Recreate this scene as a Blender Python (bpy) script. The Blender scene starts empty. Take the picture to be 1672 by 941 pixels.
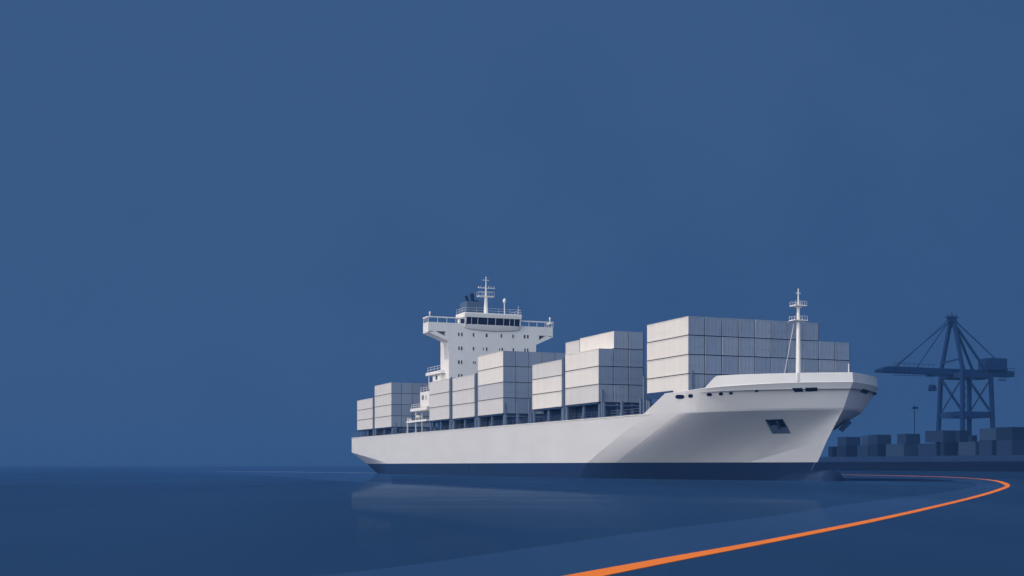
import bpy, bmesh, math, random
from mathutils import Vector, Matrix
from mathutils.bvhtree import BVHTree
R = math.radians
random.seed(7)
sc = bpy.context.scene
COL = sc.collection

# ------------------------------------------------------------------ camera
EYE = 2.09
F = 2000.0                      # focal length in photo pixels (photo 1672 px wide)
cam_d = bpy.data.cameras.new('camera'); cam = bpy.data.objects.new('camera', cam_d); COL.objects.link(cam)
cam.location = (0, 0, EYE); cam.rotation_euler = (R(90), 0, 0)
cam_d.sensor_width = 36; cam_d.lens = 36 * F / 1672
cam_d.shift_y = 289.5 / 1672
cam_d.clip_start = 0.5; cam_d.clip_end = 30000
sc.camera = cam

# ------------------------------------------------------------------ sun, sky, exposure
SUN_EL, SUN_DIR = R(50), Vector((-0.975, -0.222))
sun_d = bpy.data.lights.new('sun', 'SUN'); sun = bpy.data.objects.new('sun', sun_d); COL.objects.link(sun)
sun_d.energy = 2.0; sun_d.angle = R(0.5); sun_d.color = (1.0, 0.915, 0.80)
sv = Vector((SUN_DIR.x * math.cos(SUN_EL), SUN_DIR.y * math.cos(SUN_EL), math.sin(SUN_EL)))
sun.rotation_euler = sv.to_track_quat('Z', 'Y').to_euler(); sun.location = (-200, -60, 150)

w = bpy.data.worlds.new('World'); sc.world = w; w.use_nodes = True
nt = w.node_tree; nt.nodes.clear()
def N(tree, t, **kw):
    n = tree.nodes.new(t)
    for k, v in kw.items():
        setattr(n, k, v)
    return n
out = N(nt, 'ShaderNodeOutputWorld'); bg = N(nt, 'ShaderNodeBackground'); bg.inputs['Strength'].default_value = 0.1
nt.links.new(bg.outputs[0], out.inputs[0])
tc = N(nt, 'ShaderNodeTexCoord')
sky = N(nt, 'ShaderNodeTexSky', sky_type='NISHITA', sun_disc=False, sun_elevation=SUN_EL,
        sun_rotation=math.atan2(SUN_DIR.x, SUN_DIR.y), air_density=1.0, dust_density=1.6, ozone_density=1.2)
sep = N(nt, 'ShaderNodeSeparateXYZ'); nt.links.new(tc.outputs['Generated'], sep.inputs[0])
# deep even blue sky ahead; unseen bright lobe behind, added to lift shaded faces
back = N(nt, 'ShaderNodeMapRange', interpolation_type='SMOOTHSTEP'); back.inputs['From Min'].default_value = -0.32; back.inputs['From Max'].default_value = -0.85
bdot = N(nt, 'ShaderNodeVectorMath', operation='DOT_PRODUCT'); bdot.inputs[1].default_value = (-0.34, -0.94, 0.0)
nt.links.new(tc.outputs['Generated'], bdot.inputs[0])
bneg = N(nt, 'ShaderNodeMath', operation='MULTIPLY'); bneg.inputs[1].default_value = -1.0
nt.links.new(bdot.outputs['Value'], bneg.inputs[0]); nt.links.new(bneg.outputs[0], back.inputs['Value'])
hi = N(nt, 'ShaderNodeMapRange', interpolation_type='SMOOTHSTEP'); hi.inputs['From Min'].default_value = -0.12; hi.inputs['From Max'].default_value = 0.02
nt.links.new(sep.outputs['Z'], hi.inputs['Value'])
both_ = N(nt, 'ShaderNodeMath', operation='MULTIPLY'); nt.links.new(back.outputs[0], both_.inputs[0]); nt.links.new(hi.outputs[0], both_.inputs[1])
nz = N(nt, 'ShaderNodeTexNoise'); nz.inputs['Scale'].default_value = 7; nz.inputs['Detail'].default_value = 7
nt.links.new(tc.outputs['Generated'], nz.inputs['Vector'])
elev = N(nt, 'ShaderNodeMapRange'); elev.inputs['From Min'].default_value = 0.0; elev.inputs['From Max'].default_value = 0.42
nt.links.new(sep.outputs['Z'], elev.inputs['Value'])
# brighter towards the upper left
sidem = N(nt, 'ShaderNodeMath', operation='MULTIPLY_ADD'); sidem.inputs[1].default_value = -1.1; sidem.inputs[2].default_value = -0.50
nt.links.new(sep.outputs['X'], sidem.inputs[0])
add = N(nt, 'ShaderNodeMath', operation='ADD'); nt.links.new(elev.outputs[0], add.inputs[0]); nt.links.new(sidem.outputs[0], add.inputs[1])
nadd = N(nt, 'ShaderNodeMath', operation='MULTIPLY_ADD'); nadd.inputs[1].default_value = 1.8; nt.links.new(nz.outputs['Fac'], nadd.inputs[0]); nt.links.new(add.outputs[0], nadd.inputs[2])
ramp = N(nt, 'ShaderNodeValToRGB')
ramp.color_ramp.elements[0].position = 0.1; ramp.color_ramp.elements[0].color = (0.320, 0.840, 2.08, 1)
ramp.color_ramp.elements[1].position = 1.3 if False else 1.0; ramp.color_ramp.elements[1].color = (0.430, 1.02, 2.36, 1)
nt.links.new(nadd.outputs[0], ramp.inputs[0])
gain = N(nt, 'ShaderNodeMix', data_type='RGBA', blend_type='MULTIPLY'); gain.inputs['Factor'].default_value = 1
nt.links.new(sky.outputs[0], gain.inputs['A']); gain.inputs['B'].default_value = (7.6, 6.15, 4.85, 1)
mx = N(nt, 'ShaderNodeMix', data_type='RGBA')
nt.links.new(both_.outputs[0], mx.inputs['Factor']); nt.links.new(ramp.outputs[0], mx.inputs['A']); nt.links.new(gain.outputs['Result'], mx.inputs['B'])
nt.links.new(mx.outputs['Result'], bg.inputs['Color'])
sc.view_settings.view_transform = 'Standard'; sc.view_settings.look = 'None'; sc.view_settings.exposure = 0; sc.view_settings.gamma = 1
sc.view_settings.use_curve_mapping = False
sc.cycles.volume_bounces = 0; sc.cycles.max_bounces = 6; sc.cycles.diffuse_bounces = 3
sc.cycles.use_denoising = True

# ------------------------------------------------------------------ materials
MATS = {}
def mat(name, col, rough=0.5, metal=0.0, vary=0.0, scale=1.0, spec=0.5, streak=(1, 1, 1), bump=0.0):
    if name in MATS: return MATS[name]
    m = bpy.data.materials.new(name); m.use_nodes = True; t = m.node_tree
    b = t.nodes['Principled BSDF']
    b.inputs['Base Color'].default_value = (*col, 1); b.inputs['Roughness'].default_value = rough
    b.inputs['Metallic'].default_value = metal; b.inputs['Specular IOR Level'].default_value = spec
    if vary > 0:
        c = N(t, 'ShaderNodeTexCoord'); mp = N(t, 'ShaderNodeMapping'); mp.inputs['Scale'].default_value = streak
        n = N(t, 'ShaderNodeTexNoise'); n.inputs['Scale'].default_value = scale; n.inputs['Detail'].default_value = 5
        t.links.new(c.outputs['Object'], mp.inputs[0]); t.links.new(mp.outputs[0], n.inputs['Vector'])
        r = N(t, 'ShaderNodeMapRange'); r.inputs['From Min'].default_value = 0.25; r.inputs['From Max'].default_value = 0.75
        r.inputs['To Min'].default_value = 1 - vary; r.inputs['To Max'].default_value = 1 + vary * 0.4
        t.links.new(n.outputs['Fac'], r.inputs['Value'])
        mxx = N(t, 'ShaderNodeMix', data_type='RGBA', blend_type='MULTIPLY'); mxx.inputs['Factor'].default_value = 1
        mxx.inputs['A'].default_value = (*col, 1); t.links.new(r.outputs[0], mxx.inputs['B'])
        t.links.new(mxx.outputs['Result'], b.inputs['Base Color'])
        if bump:
            bp = N(t, 'ShaderNodeBump'); bp.inputs['Strength'].default_value = bump; bp.inputs['Distance'].default_value = 0.05
            t.links.new(n.outputs['Fac'], bp.inputs['Height']); t.links.new(bp.outputs[0], b.inputs['Normal'])
    MATS[name] = m
    return m
WHITE = mat('white_ship_paint', (0.80, 0.785, 0.76), 0.6, vary=0.05, scale=0.5, streak=(1, 1, 0.25), spec=0.2)
HULLW = mat('hull_white_paint', (0.63, 0.635, 0.64), 0.55, vary=0.06, scale=0.35, streak=(0.35, 1, 1), spec=0.2)
BOOT = mat('navy_antifouling', (0.012, 0.035, 0.098), 0.6, vary=0.12, scale=0.4, spec=0.15)
NAVY = mat('navy_deck_paint', (0.030, 0.065, 0.155), 0.7, vary=0.1, scale=1, spec=0.1)
STEEL = mat('blue_grey_steel', (0.12, 0.17, 0.26), 0.6, vary=0.08, scale=2, spec=0.2)
DARKGL_SHADE = mat('dark_glass_opening_shade', (0.006, 0.014, 0.045), 0.5, spec=0.15)  # window glass, also the painted shade inside hull openings
WINBL = mat('navy_porthole_glass', (0.020, 0.035, 0.085), 0.4, spec=0.3)
FUNN = mat('funnel_blue_paint', (0.085, 0.135, 0.225), 0.6, vary=0.08, scale=1, spec=0.2)
STACK = mat('exhaust_navy_metal', (0.006, 0.016, 0.05), 0.6, spec=0.2)
C_BODY = [mat('container_paint_cream', (0.72, 0.69, 0.655), 0.6, vary=0.07, scale=0.8, streak=(1, 1, 0.15), spec=0.2),
          mat('container_paint_light_grey', (0.60, 0.59, 0.585), 0.6, vary=0.07, scale=0.8, streak=(1, 1, 0.15), spec=0.2),
          mat('container_paint_cool_grey', (0.49, 0.50, 0.53), 0.6, vary=0.07, scale=0.8, streak=(1, 1, 0.15), spec=0.2)]
C_DOOR = [mat('door_slate_shade', (0.265, 0.33, 0.44), 0.6, vary=0.06, scale=1.2, streak=(1, 1, 0.1), spec=0.2),  # slate paint, darkened to hold part of the bow-facing ends' shade
          mat('door_slate_shade_pale', (0.295, 0.35, 0.445), 0.6, vary=0.06, scale=1.2, streak=(1, 1, 0.1), spec=0.2),
          mat('door_slate_shade_deep', (0.24, 0.305, 0.415), 0.6, vary=0.06, scale=1.2, streak=(1, 1, 0.1), spec=0.2)]
BAR = mat('locking_bar_metal', (0.23, 0.28, 0.365), 0.5, spec=0.3)
FRAME_SHADE = mat('frame_gap_shade_navy', (0.012, 0.022, 0.055), 0.7, spec=0.1)  # corner castings, and gap fillers coloured as the shade between containers
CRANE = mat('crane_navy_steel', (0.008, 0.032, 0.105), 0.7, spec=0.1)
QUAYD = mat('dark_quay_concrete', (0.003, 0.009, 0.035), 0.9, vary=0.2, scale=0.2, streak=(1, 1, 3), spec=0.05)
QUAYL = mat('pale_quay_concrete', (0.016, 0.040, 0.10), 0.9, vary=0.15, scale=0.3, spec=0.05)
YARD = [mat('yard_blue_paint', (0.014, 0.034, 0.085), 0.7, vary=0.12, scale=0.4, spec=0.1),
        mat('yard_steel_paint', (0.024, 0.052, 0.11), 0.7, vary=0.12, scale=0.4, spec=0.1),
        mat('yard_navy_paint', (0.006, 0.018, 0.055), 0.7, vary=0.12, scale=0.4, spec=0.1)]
ORANGE = mat('orange_boom_fabric', (0.95, 0.235, 0.040), 0.7, vary=0.08, scale=0.25, spec=0.1)

def water_mat(name, col, ior, rough, bump=0.16):
    m = bpy.data.materials.new(name); m.use_nodes = True; t = m.node_tree; t.nodes.clear()
    o = N(t, 'ShaderNodeOutputMaterial'); mixs = N(t, 'ShaderNodeMixShader'); d = N(t, 'ShaderNodeBsdfDiffuse'); g = N(t, 'ShaderNodeBsdfGlossy')
    fr = N(t, 'ShaderNodeFresnel'); fr.inputs['IOR'].default_value = ior
    g.inputs['Roughness'].default_value = rough; g.inputs['Color'].default_value = (0.64, 0.82, 1.0, 1)
    c = N(t, 'ShaderNodeTexCoord'); mp = N(t, 'ShaderNodeMapping'); mp.inputs['Scale'].default_value = (0.05, 0.010, 1)
    n = N(t, 'ShaderNodeTexNoise'); n.inputs['Scale'].default_value = 1.0; n.inputs['Detail'].default_value = 4
    t.links.new(c.outputs['Object'], mp.inputs[0]); t.links.new(mp.outputs[0], n.inputs['Vector'])
    r = N(t, 'ShaderNodeMapRange'); r.inputs['From Min'].default_value = 0.3; r.inputs['From Max'].default_value = 0.7
    r.inputs['To Min'].default_value = 0.86; r.inputs['To Max'].default_value = 1.14
    t.links.new(n.outputs['Fac'], r.inputs['Value'])
    mm = N(t, 'ShaderNodeMix', data_type='RGBA', blend_type='MULTIPLY'); mm.inputs['Factor'].default_value = 1
    mm.inputs['A'].default_value = (*col, 1); t.links.new(r.outputs[0], mm.inputs['B']); t.links.new(mm.outputs['Result'], d.inputs['Color'])
    n2 = N(t, 'ShaderNodeTexNoise'); n2.inputs['Scale'].default_value = 1.0; n2.inputs['Detail'].default_value = 3
    mp2 = N(t, 'ShaderNodeMapping'); mp2.inputs['Scale'].default_value = (0.12, 0.5, 1)
    t.links.new(c.outputs['Object'], mp2.inputs[0]); t.links.new(mp2.outputs[0], n2.inputs['Vector'])
    bp = N(t, 'ShaderNodeBump'); bp.inputs['Strength'].default_value = bump; bp.inputs['Distance'].default_value = 0.02
    t.links.new(n2.outputs['Fac'], bp.inputs['Height']); t.links.new(bp.outputs[0], g.inputs['Normal'])
    # ruffled and glassy streaks: the mirror image comes and goes with them
    n3 = N(t, 'ShaderNodeTexNoise'); n3.inputs['Scale'].default_value = 1.0; n3.inputs['Detail'].default_value = 5; n3.inputs['Roughness'].default_value = 0.6
    mp3 = N(t, 'ShaderNodeMapping'); mp3.inputs['Scale'].default_value = (0.035, 0.22, 1); mp3.inputs['Rotation'].default_value = (0, 0, 0.05)
    t.links.new(c.outputs['Object'], mp3.inputs[0]); t.links.new(mp3.outputs[0], n3.inputs['Vector'])
    r3 = N(t, 'ShaderNodeMapRange'); r3.inputs['From Min'].default_value = 0.35; r3.inputs['From Max'].default_value = 0.65
    r3.inputs['To Min'].default_value = 0.45; r3.inputs['To Max'].default_value = 1.15
    t.links.new(n3.outputs['Fac'], r3.inputs['Value'])
    fm_ = N(t, 'ShaderNodeMath', operation='MULTIPLY'); t.links.new(fr.outputs[0], fm_.inputs[0]); t.links.new(r3.outputs[0], fm_.inputs[1])
    t.links.new(fm_.outputs[0], mixs.inputs['Fac']); t.links.new(d.outputs[0], mixs.inputs[1]); t.links.new(g.outputs[0], mixs.inputs[2])
    t.links.new(mixs.outputs[0], o.inputs['Surface'])
    return m
WATER = water_mat('calm_navy_water', (0.021, 0.060, 0.142), 1.0008, 0.015)
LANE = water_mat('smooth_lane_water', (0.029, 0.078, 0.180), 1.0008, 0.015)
FOAM = mat('thin_wake_foam', (0.085, 0.15, 0.26), 0.8, vary=0.3, scale=0.2, streak=(1, 0.2, 1), spec=0.1)

# ------------------------------------------------------------------ mesh helpers
class MB:
    def __init__(s): s.v = []; s.f = []; s.smooth = False
    def add(s, vs, fs):
        k = len(s.v); s.v += [tuple(p) for p in vs]; s.f += [tuple(i + k for i in f) for f in fs]; return s
    def box(s, x0, x1, y0, y1, z0, z1):
        return s.add([(x0, y0, z0), (x1, y0, z0), (x1, y1, z0), (x0, y1, z0), (x0, y0, z1), (x1, y0, z1), (x1, y1, z1), (x0, y1, z1)],
                     [(0, 3, 2, 1), (4, 5, 6, 7), (0, 1, 5, 4), (1, 2, 6, 5), (2, 3, 7, 6), (3, 0, 4, 7)])
    def beam(s, a, b, w, h=None):
        h = h or w; a = Vector(a); b = Vector(b); d = (b - a).normalized()
        up = Vector((0, 0, 1)) if abs(d.z) < 0.95 else Vector((1, 0, 0))
        x = d.cross(up).normalized() * (w / 2); y = x.cross(d).normalized() * (h / 2)
        vs = [a - x - y, a + x - y, a + x + y, a - x + y, b - x - y, b + x - y, b + x + y, b - x + y]
        return s.add(vs, [(0, 3, 2, 1), (4, 5, 6, 7), (0, 1, 5, 4), (1, 2, 6, 5), (2, 3, 7, 6), (3, 0, 4, 7)])
    def tube(s, a, b, r0, r1=None, n=12):
        r1 = r0 if r1 is None else r1; a = Vector(a); b = Vector(b); d = (b - a).normalized()
        up = Vector((0, 0, 1)) if abs(d.z) < 0.95 else Vector((1, 0, 0))
        x = d.cross(up).normalized(); y = x.cross(d).normalized(); vs = []
        for c, r in ((a, r0), (b, r1)):
            for i in range(n):
                t = 2 * math.pi * i / n; vs.append(c + (x * math.cos(t) + y * math.sin(t)) * r)
        fs = [(i, (i + 1) % n, n + (i + 1) % n, n + i) for i in range(n)] + [tuple(range(n))[::-1], tuple(range(n, 2 * n))]
        return s.add(vs, fs)
    def prism(s, poly, y0, y1, ax='y'):
        n = len(poly)
        def p(a, c, y): return (a, y, c) if ax == 'y' else ((y, a, c) if ax == 'x' else (a, c, y))
        vs = [p(a, c, y0) for a, c in poly] + [p(a, c, y1) for a, c in poly]
        fs = [tuple(range(n)), tuple(range(n, 2 * n))[::-1]] + [(i, n + i, n + (i + 1) % n, (i + 1) % n) for i in range(n)]
        return s.add(vs, fs)
    def ball(s, c, rx, rz, n=12, m=8):
        vs = []; fs = []
        for j in range(m + 1):
            ph = math.pi * j / m
            for i in range(n):
                t = 2 * math.pi * i / n
                vs.append((c[0] + rx * math.sin(ph) * math.cos(t), c[1] + rx * math.sin(ph) * math.sin(t), c[2] + rz * math.cos(ph)))
        for j in range(m):
            for i in range(n): fs.append((j * n + i, (j + 1) * n + i, (j + 1) * n + (i + 1) % n, j * n + (i + 1) % n))
        return s.add(vs, fs)
    def mesh(s, name, m, angle=None, merge=1e-5):
        me = bpy.data.meshes.new(name); bm = bmesh.new()
        vv = [bm.verts.new(p) for p in s.v]
        for f in s.f:
            try: bm.faces.new([vv[i] for i in f])
            except ValueError: pass
        bmesh.ops.remove_doubles(bm, verts=bm.verts, dist=merge)
        bmesh.ops.dissolve_degenerate(bm, edges=bm.edges, dist=merge)
        bmesh.ops.recalc_face_normals(bm, faces=bm.faces)
        bm.to_mesh(me); bm.free(); me.materials.append(m)
        if angle is not None:
            me.polygons.foreach_set('use_smooth', [True] * len(me.polygons))
            me.set_sharp_from_angle(angle=R(angle))
        return me
    def build(s, name, m, parent=None, angle=None):
        return link(name, s.mesh(name, m, angle), parent)
def link(name, data, parent=None):
    o = bpy.data.objects.new(name, data); COL.objects.link(o)
    if parent is not None: o.parent = parent
    return o
def tag(o, label=None, cat=None, group=None, kind=None):
    if label: o['label'] = label
    if cat: o['category'] = cat
    if group: o['group'] = group
    if kind: o['kind'] = kind
    return o
def copy_tree(o, parent=None):
    c = o.copy(); COL.objects.link(c); c.parent = parent
    for ch in list(o.children): copy_tree(ch, c)
    return c

# ------------------------------------------------------------------ the ship's own frame: s forward, t to port, h up
U = Vector((0.3782, -0.9257)); V = Vector((0.9257, 0.3782))
P0 = Vector((24.19, 168.07))
ROT = math.atan2(U.y, U.x)
def s_at(px, t):                                  # where the line t = const crosses a bearing
    k = (px - 836) / F
    a = P0 + V * t
    return (k * a.y - a.x) / (U.x - k * U.y)
def t_at(px, s):
    k = (px - 836) / F
    a = P0 + U * s
    return (k * a.y - a.x) / (V.x - k * V.y)
def h_at(py, s, t):
    p = P0 + U * s + V * t
    return EYE + (760 - py) / F * p.y
def wpos(s, t, h=0):
    p = P0 + U * s + V * t
    return Vector((p.x, p.y, h))

# ------------------------------------------------------------------ water
m = MB(); m.add([(-6000, -900, 0), (6000, -900, 0), (6000, 7000, 0), (-6000, 7000, 0)], [(0, 1, 2, 3)])
tag(m.build('water', WATER), 'flat calm navy water reaching to the horizon', None, None, 'structure')
def g(px, py, z=0.0):                             # a point of the water surface
    d = F * (EYE - z) / (py - 760)
    return Vector(((px - 836) / F * d, d, z))
def catmull(pts, n=10):
    o = []; P = [pts[0]] + pts + [pts[-1]]
    for i in range(1, len(P) - 2):
        for k in range(n):
            t = k / n; a, b, c, d = P[i - 1], P[i], P[i + 1], P[i + 2]
            o.append(tuple(0.5 * ((2 * b[j]) + (-a[j] + c[j]) * t + (2 * a[j] - 5 * b[j] + 4 * c[j] - d[j]) * t * t + (-a[j] + 3 * b[j] - 3 * c[j] + d[j]) * t ** 3) for j in range(len(b))))
    o.append(tuple(pts[-1])); return o

# orange floating boom: outer and inner edge (px, y)
outer = [(985, 941.5), (1100, 918), (1240, 890.5), (1420, 854), (1540, 826.5), (1605, 810), (1640, 799), (1649, 793.5), (1643, 788.5), (1620, 784.0), (1560, 779.6), (1480, 777.2), (1400, 775.6), (1330, 774.6)]
inner = [(912, 941.5), (1080, 911.5), (1240, 883.5), (1420, 848.6), (1540, 822.5), (1600, 807.5), (1632, 797.5), (1640, 793.5), (1632, 789.5), (1610, 785.2), (1560, 781.0), (1480, 778.2), (1400, 776.3), (1330, 775.2)]
outer = catmull(outer, 8); inner = catmull(inner, 8)
for i in range(len(inner)): inner[i] = tuple(a + (b - a) * 0.10 for a, b in zip(inner[i], outer[i]))
# the far return narrows to a thread
for i in range(len(inner)):
    if i > 62:
        f = min(1, (i - 62) / 14) * 0.74
        inner[i] = tuple(a + (b - a) * f for a, b in zip(inner[i], outer[i]))
# run both edges on towards the viewer, below the frame
outer = [(985 - 530, 1060)] + outer; inner = [(912 - 620, 1060)] + inner
m = MB(); n = len(outer)
vs = [g(*p) for p in outer] + [g(*p) for p in inner]
vt = [v + Vector((0, 0, 0.014)) for v in vs]; vb = [v + Vector((0, 0, -0.05)) for v in vs]
m.add(vt + vb, [(i, i + 1, n + i + 1, n + i) for i in range(n - 1)] +
      [(i, 2 * n + i, 2 * n + i + 1, i + 1) for i in range(n - 1)] +
      [(n + i, n + i + 1, 3 * n + i + 1, 3 * n + i) for i in range(n - 1)])
tag(m.build('floating_boom', ORANGE), 'long orange band curving over the calm water past the bow', 'floating boom')

# smoother, paler lane of water inside the boom
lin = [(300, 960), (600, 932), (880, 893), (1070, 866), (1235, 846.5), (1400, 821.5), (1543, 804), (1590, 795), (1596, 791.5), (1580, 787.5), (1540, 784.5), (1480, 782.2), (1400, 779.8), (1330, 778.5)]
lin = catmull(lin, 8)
import bisect
def resample(pts, n):
    d = [0]
    for a, b in zip(pts, pts[1:]): d.append(d[-1] + math.dist(a[:2], b[:2]))
    o = []
    for i in range(n):
        x = d[-1] * i / (n - 1); k = min(max(bisect.bisect_right(d, x) - 1, 0), len(pts) - 2)
        f = (x - d[k]) / max(d[k + 1] - d[k], 1e-9); o.append(pts[k].lerp(pts[k + 1], f))
    return o
def strip(name, A, B, z, material, label, n=160):
    A = resample([Vector(g(*p)) for p in A], n); B = resample([Vector(g(*p)) for p in B], n)
    m = MB(); vs = A + B
    for v_ in vs: v_.z = z
    m.add(vs, [(i, i + 1, n + i + 1, n + i) for i in range(n - 1)])
    return tag(m.build(name, material), label, None, None, 'structure')
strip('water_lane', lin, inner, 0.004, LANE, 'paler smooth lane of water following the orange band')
strip('wake', [(350, 769.6), (450, 770.2), (615, 771.6)], [(350, 770.0), (450, 771.2), (615, 772.8)], 0.006, FOAM, 'thin pale foam streak astern of the ship', 40)
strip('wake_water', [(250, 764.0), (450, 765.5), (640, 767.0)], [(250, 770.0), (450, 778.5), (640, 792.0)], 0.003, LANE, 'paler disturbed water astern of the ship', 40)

# ------------------------------------------------------------------ SHIP
ship = link('container_ship', None); ship.location = (P0.x, P0.y, 0); ship.rotation_euler = (0, 0, ROT)
tag(ship, 'large white container ship with navy waterline, loaded with grey containers, bow pointing right', 'container ship')
BEAM = 27.1; HB = BEAM / 2; DECK = 9.55

def curve(s0, se, p, r, h, hend=None, stern=(-179.6, HB, None), s1=-150, bmax=HB, start=None, brk=None):
    """one half-breadth line of the hull as (s, b, h) points with a fixed number of stations"""
    pts = []
    if start is None:
        ss, sb, sh = stern; sh = h if sh is None else sh
        for k in range(9):
            f = k / 8; e = 1 - (1 - f) ** 1.35
            pts.append((ss + (s1 - ss) * f, sb + (bmax - sb) * e, sh + (h - sh) * f))
        for k in range(1, 7): pts.append((s1 + (s0 - s1) * k / 7, bmax, h))
    else:
        for q in start: pts.append((q[0], bmax, q[1]))
    NF = 30
    hend = h if hend is None else hend
    if brk is None: brk = (s0 + 0.6, bmax)
    for k in range(5): pts.append((s0 + (brk[0] - s0) * k / 5, bmax + (brk[1] - bmax) * k / 5, h))
    for k in range(NF + 1):
        q = math.sin(k / NF * math.pi / 2) if p > 1.5 else k / NF
        b = brk[1] * max(0.0, (1 - q ** p)) ** (1 / r)
        pts.append((brk[0] + (se - brk[0]) * q, b, h + (hend - h) * q ** 3))
    return pts
def loft(m, curves):
    for sgn in (-1, 1):
        n = len(curves[0])
        rows = [[(s, HB + sgn * b, h) for s, b, h in c] for c in curves]
        vs = [p for r in rows for p in r]
        fs = [(i * n + j, i * n + j + 1, (i + 1) * n + j + 1, (i + 1) * n + j) for i in range(len(rows) - 1) for j in range(n - 1)]
        m.add(vs, fs)
def mixc(a, b, f): return [tuple(x + (y - x) * f for x, y in zip(p, q)) for p, q in zip(a, b)]
BT = 2.50
c_m = curve(-38, 8.6, 1.02, 1.0, -2.5, stern=(-150, 6.0, None), s1=-135, bmax=HB - 1.5, brk=(-31, HB - 3.4))
c_0 = curve(-35, 9.0, 1.15, 1.0, 0.0, stern=(-168.5, 9.5, None), s1=-143, brk=(-28, HB - 1.9))
c_b = curve(-32, 10.6, 1.22, 1.0, BT, stern=(-175, 10.6, None), s1=-146, brk=(-25.5, HB - 1.0))
c_t = curve(-13.0, 16.0, 2.3, 1.05, 9.3, brk=(-4.5, HB - 0.2))
c_d = curve(-12.6, 16.2, 2.3, 1.06, DECK, brk=(-4.2, HB - 0.17))
c_c0 = mixc(c_b, c_t, 0.03)
# the knuckle of the counter climbs from the boot line towards the stern; near the stem a plain wedge rises
c_c = []
for i, p in enumerate(c_c0):
    n_ = len(c_c0) - 1
    if i < 9:
        f = i / 8; e = 1 - (1 - f) ** 1.35
        p = (-179.6 + 33.6 * f, HB, 5.6 + (BT + 0.25 - 5.6) * f)
    elif p[0] > 1.2 and i > n_ - 16:
        f = (p[0] - 1.2) / (c_c0[-1][0] - 1.2); q = c_b[i]
        p = (q[0] + 0.7415 * 2.9 * f, q[1], BT + 0.08 + 2.9 * f)
    c_c.append(p)
mids = [mixc(c_c, c_t, f) for f in (0.12, 0.25, 0.38, 0.5, 0.62, 0.75, 0.88)]
m = MB(); loft(m, [c_b, c_c] + mids + [c_t, c_d])
n0 = [(s, b, h) for s, b, h in (c[0] for c in [c_b, c_c] + mids + [c_t, c_d])]
tr = [(s, HB - b, h) for s, b, h in n0] ; tr2 = [(s, HB + b, h) for s, b, h in n0]
k = len(tr); m.add(tr + tr2, [(i, i + 1, k + i + 1, k + i) for i in range(k - 1)])      # transom
hull = m.build('hull', HULLW, ship, 6.5)
m = MB(); loft(m, [c_m, c_0, c_b])
n0 = [c[0] for c in (c_m, c_0, c_b)]
tr = [(s, HB - b, h) for s, b, h in n0] + [(s, HB + b, h) for s, b, h in n0]
m.add(tr, [(i, i + 1, 4 + i, 3 + i) for i in range(2)])
lower = m.build('lower_hull', BOOT, ship, 5)
# forecastle sides
def interp(c, s_):
    c = [p for p in c if p[0] > -60]
    for p, q in zip(c, c[1:]):
        if p[0] <= s_ <= q[0] and q[0] > p[0]: return p[1] + (q[1] - p[1]) * (s_ - p[0]) / (q[0] - p[0])
    return c[-1][1] if s_ > c[-1][0] else HB
f1 = curve(-3.5, 17.3, 2.1, 1.0, 11.35, 11.6, start=[(-13, DECK + .01), (-6.6, 11.35)], brk=(0.5, HB - 0.22))
f2 = curve(1.0, 18.1, 2.1, 1.0, 12.35, 12.35, start=[(-13, DECK + .02), (-6.6, 12.25)], brk=(2.0, HB - 0.05))
f2 = [(s, b, h + (0.42 * min(1, max(0, (s - 1) / 13)) if s > 1 else 0)) for s, b, h in f2]
f0 = [(p[0] + (16.2 - 17.3) * max(0, (p[0] + 6) / 23.3), 0, DECK) for p in f1]
f0 = [(s, interp(c_d, s), h) for s, b, h in f0]; f0[-1] = (16.2, 0, DECK)
m = MB(); loft(m, [f0, mixc(f0, f1, 0.5), f1, f2])
fore = m.build('forecastle', HULLW, ship, 5)
# high bulwark, leaning inboard
b0 = [(s, interp(f2, s), 12.35 + 0.42 * min(1, max(0, (s - 1) / 13)) + .004) for s in [3.7, 3.95, 4.4, 5.0, 5.6, 6.0, 6.25] + [6.25 + (18.1 - 6.25) * math.sin(k / 26 * math.pi / 2) for k in range(1, 27)]]
b0[-1] = (18.1, 0, b0[-1][2])
def lean(f_in, top_on):
    o = []
    for s, b, h in b0:
        f = min(1, max(0, (s - 3.95) / 1.9)); top = h + f * (14.0 - h) if top_on else h
        q = (0.10 * f if top_on else 0) + f_in
        o.append((s - q * 1.6 * (1 - b / HB), max(0, b - q * (b / HB) ** .3) if b > 0 else 0, max(top, h + 0.01) if top_on else h))
    return o
m = MB(); loft(m, [b0, lean(0, True), lean(0.12, True), lean(0.12, False)]); bul = m.build('bulwark', HULLW, ship, 20)
# added white strip painting the knuckle's edge highlight; rail along the deck edge
def rail_along(pts, name, material, w=0.14, hgt=0.16, off=0.03, parent=ship):
    for sgn in (-1, 1):
        m = MB(); P = [Vector((s, HB + sgn * (b + off), h)) for s, b, h in pts]
        for a, b_ in zip(P, P[1:]):
            if (b_ - a).length > 0.02: m.beam(a, b_, w, hgt)
        m.build(name, material, parent)
rail_along([p for p in f2 if p[0] > -6.7], 'knuckle_highlight', WHITE, 0.05, 0.09, 0.0)
rail_along([c_d[i] for i in range(0, 17)], 'deck_edge_rail', WHITE, 0.12, 0.12)
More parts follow.
